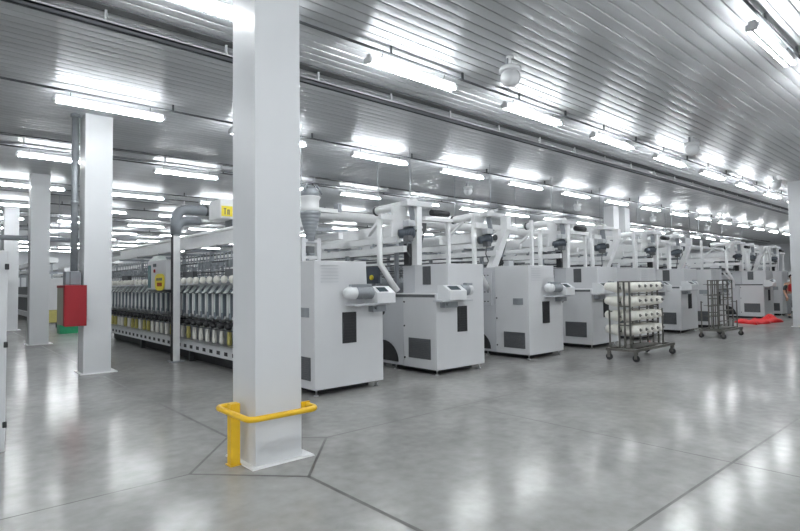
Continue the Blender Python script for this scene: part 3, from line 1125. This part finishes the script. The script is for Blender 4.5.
def trolley(x, y, label, L=1.40, D=.50, XR=1.19, PEG=.35):
    e = empty('yarn_trolley', label, 'trolley', (x, y, 0), 'grey metal yarn trolleys')
    zd = .17
    m = MB()
    m.box(-.1, L + .1, -.02, .03, zd, zd + .045).box(-.1, L + .1, D - .03, D + .02, zd, zd + .045)
    for k in range(4):
        xx = -.1 + (L + .15) * k / 3
        m.box(xx, xx + .05, .03, D - .03, zd, zd + .04)
    m.box(.05, L - .05, .1, D - .1, zd + .04, zd + .055)
    m.build('deck', 'cart_metal', e)
    for cx in (-.04, L + .04):
        for cy in (.01, D - .01):
            c = MB().box(cx - .03, cx + .03, cy - .03, cy + .03, zd - .012, zd).box(cx - .03, cx - .022, cy - .025, cy + .025, .05, zd - .01).box(cx + .022, cx + .03, cy - .025, cy + .025, .05, zd - .01).build('caster', 'cart_metal', e)
            MB().lathe([(0, .05), (.006, .06), (.032, .06), (.038, .05)], (cx - .019, cy, .06), (1, 0, 0), 14).build('wheel', 'black_rubber', c)
    # two end frames with three uprights, joined by rods
    zt = 1.385
    fx0, fx1 = .07, XR
    fy = (.15, .25, .35)
    for xx in (fx0, fx1):
        f = MB()
        for yy in fy:
            f.box(xx - .013, xx + .013, yy - .013, yy + .013, zd + .04, zt)
        for zz in (zt, .95, .62):
            f.box(xx - .011, xx + .011, fy[0], fy[2], zz - .022, zz)
        f.build('end_frame', 'cart_metal', e)
    zrow = [.50, .755, 1.01, 1.265]
    m = MB()
    for yy in (fy[0], fy[2]):
        m.box(fx0, fx1, yy - .011, yy + .011, zt - .022, zt)
    m.build('top_rail', 'cart_metal', e)
    ym = .335
    for zz in zrow:
        m = MB()
        m.box(fx0, fx1, ym - .008, ym + .008, zz - .012, zz + .012)
        m.tube([(fx0, fy[0], zz - .105), (fx1, fy[0], zz - .105)], .010, 6)
        m.build('cross_rod', 'cart_metal', e)
    for k in range(1, 4):
        xx = fx0 + (fx1 - fx0) * k / 4
        MB().box(xx - .008, xx + .008, fy[2] + .012, fy[2] + .03, zd + .05, zt).build('upright', 'cart_metal', e)
    pegx = [.175 + .228 * k for k in range(5)]
    for zz in zrow:
        for xx in pegx:
            MB().tube([(xx, ym - PEG, zz + PEG * .1), (xx, ym, zz), (xx, ym + PEG * .98, zz + PEG * .1)], .007, 6).build('peg', 'cart_metal', e)
    # low outer posts
    for xx, yy in ((-.02, D - .02), (XR - .12, .02)):
        MB().box(xx - .011, xx + .011, yy - .011, yy + .011, zd + .04, .88).build('corner_post', 'cart_metal', e)
    MB().box(-.02, fx0, D - .03, D - .014, .84, .86).build('brace', 'cart_metal', e)
    MB().box(XR - .12, XR - .104, .02, fy[0], .84, .86).build('brace', 'cart_metal', e)
    return e, pegx, zrow, ym


t1, pegx, zrow, ym = trolley(9.16, 4.28, 'grey metal trolley loaded with white yarn cones, nearer of the two trolleys')
t2, _, _, _ = trolley(14.06, 4.50, 'empty grey metal yarn trolley, farther of the two trolleys', 1.15, .5, 1.09, .16)
cp = None
rows_n = ['bottom row', 'third row down', 'second row down', 'top row']
for si, side in enumerate((-1, 1)):
    for ri, zz in enumerate(zrow):
        for ci, xx in enumerate(pegx):
            if cp is None:
                cp = empty('yarn_cone', '', 'yarn cone')
                MB().lathe([(0, .080), (.01, .094), (.05, .098), (.27, .070), (.29, .055), (.291, .03)], (0, 0, 0), (0, -1, .1), 18).build('yarn', 'yarn_white', cp)
                MB().lathe([(-.01, .03), (.0, .034), (.305, .027), (.3051, .019)], (0, 0, 0), (0, -1, .1), 12).build('core', 'cart_metal', cp)
                o = cp
            else:
                o = copy_tree(cp)
            o.location = (9.16 + xx, 4.28 + ym + side * .02, zz + .003)
            o.rotation_euler = (0, 0, 0 if side < 0 else PI)
            o['label'] = 'white yarn cone, loaded trolley, %s, %s from left, %s side' % (rows_n[ri], ORD[ci], 'aisle' if side < 0 else 'machine')
            o['group'] = 'white yarn cones on the loaded trolley'

# ------------------------------------------------------------------ red sheet on the floor
random.seed(11)
m = MB()
nx, ny = 26, 12
QA, QB, QC, QD = Vector((19.0, 5.2)), Vector((20.9, 4.95)), Vector((21.6, 5.6)), Vector((19.7, 6.05))
grid = []
for i in range(nx):
    row = []
    for j in range(ny):
        u, v = i / (nx - 1), j / (ny - 1)
        edge = min(u, 1 - u, v, 1 - v)
        z = .0 if edge < .01 else .06 + .03 * math.sin(u * 17 + v * 5) * math.sin(v * 9) + .025 * random.random()
        z += .16 * math.exp(-((u - .85) / .08) ** 2 - ((v - .6) / .30) ** 2) * (edge > .01)
        pq = QA.lerp(QB, u).lerp(QD.lerp(QC, u), v)
        row.append(m.bm.verts.new((pq.x + .05 * math.sin(v * 7), pq.y + .04 * math.sin(u * 12), max(z, .0))))
    grid.append(row)
for i in range(nx - 1):
    for j in range(ny - 1):
        m.bm.faces.new([grid[i][j], grid[i + 1][j], grid[i + 1][j + 1], grid[i][j + 1]]).smooth = True
bnd = [grid[i][0] for i in range(nx)] + [grid[nx - 1][j] for j in range(1, ny)] + [grid[i][ny - 1] for i in range(nx - 2, -1, -1)] + [grid[0][j] for j in range(ny - 2, 0, -1)]
m.bm.faces.new(bnd[::-1])
tag(m.build('plastic_sheet', 'red_plastic', None), 'crumpled bright red plastic sheet on the floor before the machines at right', 'sheet')

# ------------------------------------------------------------------ person
pe = empty('person', 'person in a red and dark vest, grey trousers, stooping beside the far column at right', 'person', (23.35, 5.25, 0), None, math.radians(200))


def skin_mesh(name, chains, material, parent, levels=1):
    me = bpy.data.meshes.new(name)
    verts, edges, rad = [], [], []
    for base, ch in chains:
        prev = base
        for p, r in ch:
            verts.append(p)
            rad.append(r)
            if prev is not None:
                edges.append((prev, len(verts) - 1))
            prev = len(verts) - 1
    me.from_pydata(verts, edges, [])
    o = bpy.data.objects.new(name, me)
    COL.objects.link(o)
    o.parent = parent
    md = o.modifiers.new('skin', 'SKIN')
    md.use_smooth_shade = True
    for i, r in enumerate(rad):
        rr = r if isinstance(r, tuple) else (r, r)
        me.skin_vertices[0].data[i].radius = rr
        me.skin_vertices[0].data[i].use_root = (i == 0)
    sd = o.modifiers.new('sub', 'SUBSURF')
    sd.levels = levels
    sd.render_levels = levels
    me.materials.append(MATS[material])
    return o


# body: 0 pelvis 1 waist 2 chest 3 neck 4 head base 5 head
body = [(None, [((0, 0, .84), (.15, .11)), ((.03, 0, 1.0), (.14, .10)), ((.10, 0, 1.18), (.16, .11)), ((.14, 0, 1.28), (.06, .06)), ((.17, 0, 1.34), (.07, .075)), ((.19, 0, 1.43), (.085, .095)), ((.19, 0, 1.50), (.06, .065))])]
for s in (-1, 1):
    n0 = sum(len(c) for _, c in body)
    body.append((0, [((.0, s * .09, .78), (.09, .085)), ((.04, s * .10, .46), (.06, .06)), ((-.02, s * .10, .10), (.042, .042)), ((.02, s * .10, .045), (.045, .04)), ((.13, s * .11, .035), (.04, .03))]))
for s in (-1, 1):
    body.append((2, [((.10, s * .19, 1.20), (.06, .06)), ((.12, s * .24, .95), (.045, .045)), ((.26, s * .20, .78), (.033, .033)), ((.30, s * .19, .72), (.036, .02))]))
    base = sum(len(c) for _, c in body) - 1
    for k, (dy, ln) in enumerate(((-.028, .075), (-.01, .085), (.01, .08), (.028, .062))):
        body.append((base, [((.32, s * .19 + dy, .68), .010), ((.33 + .01, s * .19 + dy * 1.1, .68 - ln * .6), .009), ((.325, s * .19 + dy * 1.1, .68 - ln), .008)]))
    body.append((base, [((.33, s * .15, .71), .011), ((.36, s * .14, .68), .009)]))
skin_mesh('body', body, 'skin', pe)
tr = [(None, [((0, 0, .92), (.165, .125)), ((0, 0, .84), (.17, .13))])]
for s in (-1, 1):
    tr.append((1, [((.0, s * .09, .76), (.105, .10)), ((.04, s * .10, .46), (.078, .078)), ((-.01, s * .10, .11), (.066, .066))]))
skin_mesh('trousers', tr, 'trousers_grey', pe)
ve = [(None, [((0.005, 0, .90), (.175, .135)), ((.03, 0, 1.0), (.165, .125)), ((.10, 0, 1.18), (.185, .135)), ((.125, 0, 1.25), (.11, .09))])]
skin_mesh('vest', ve, 'vest_red', pe)
for s in (-1, 1):
    skin_mesh('sleeve', [(None, [((.10, s * .15, 1.21), (.078, .078)), ((.11, s * .21, 1.09), (.066, .066)), ((.12, s * .24, .97), (.058, .058))])], 'cloth_dark', pe)
    MB().sphere((.09, s * .11, .045), .06, 2.0, .85, .75, 12).build('shoe', 'black_rubber', pe)
    MB().sphere((.275, s * .035, 1.435), .012).build('eye', 'black_rubber', pe)
    MB().sphere((.19, s * .095, 1.42), .022, .6, .4, 1).build('ear', 'skin', pe)
m = MB().sphere((.175, 0, 1.465), .108, 1.0, .98, .95, 16)
for v in [v for v in m.bm.verts if v.co.x > .215 and v.co.z < 1.50 or v.co.z < 1.40]:
    m.bm.verts.remove(v)
hair = m.build('hair', 'hair_dark', pe)
MB().hexa([(.27, -.016, 1.40), (.295, -.012, 1.40), (.295, .012, 1.40), (.27, .016, 1.40)], [(.268, -.008, 1.44), (.274, -.006, 1.44), (.274, .006, 1.44), (.268, .008, 1.44)]).build('nose', 'skin', pe)
MB().box(.262, .272, -.022, .022, 1.37, 1.378).build('mouth', 'red_paint', pe)
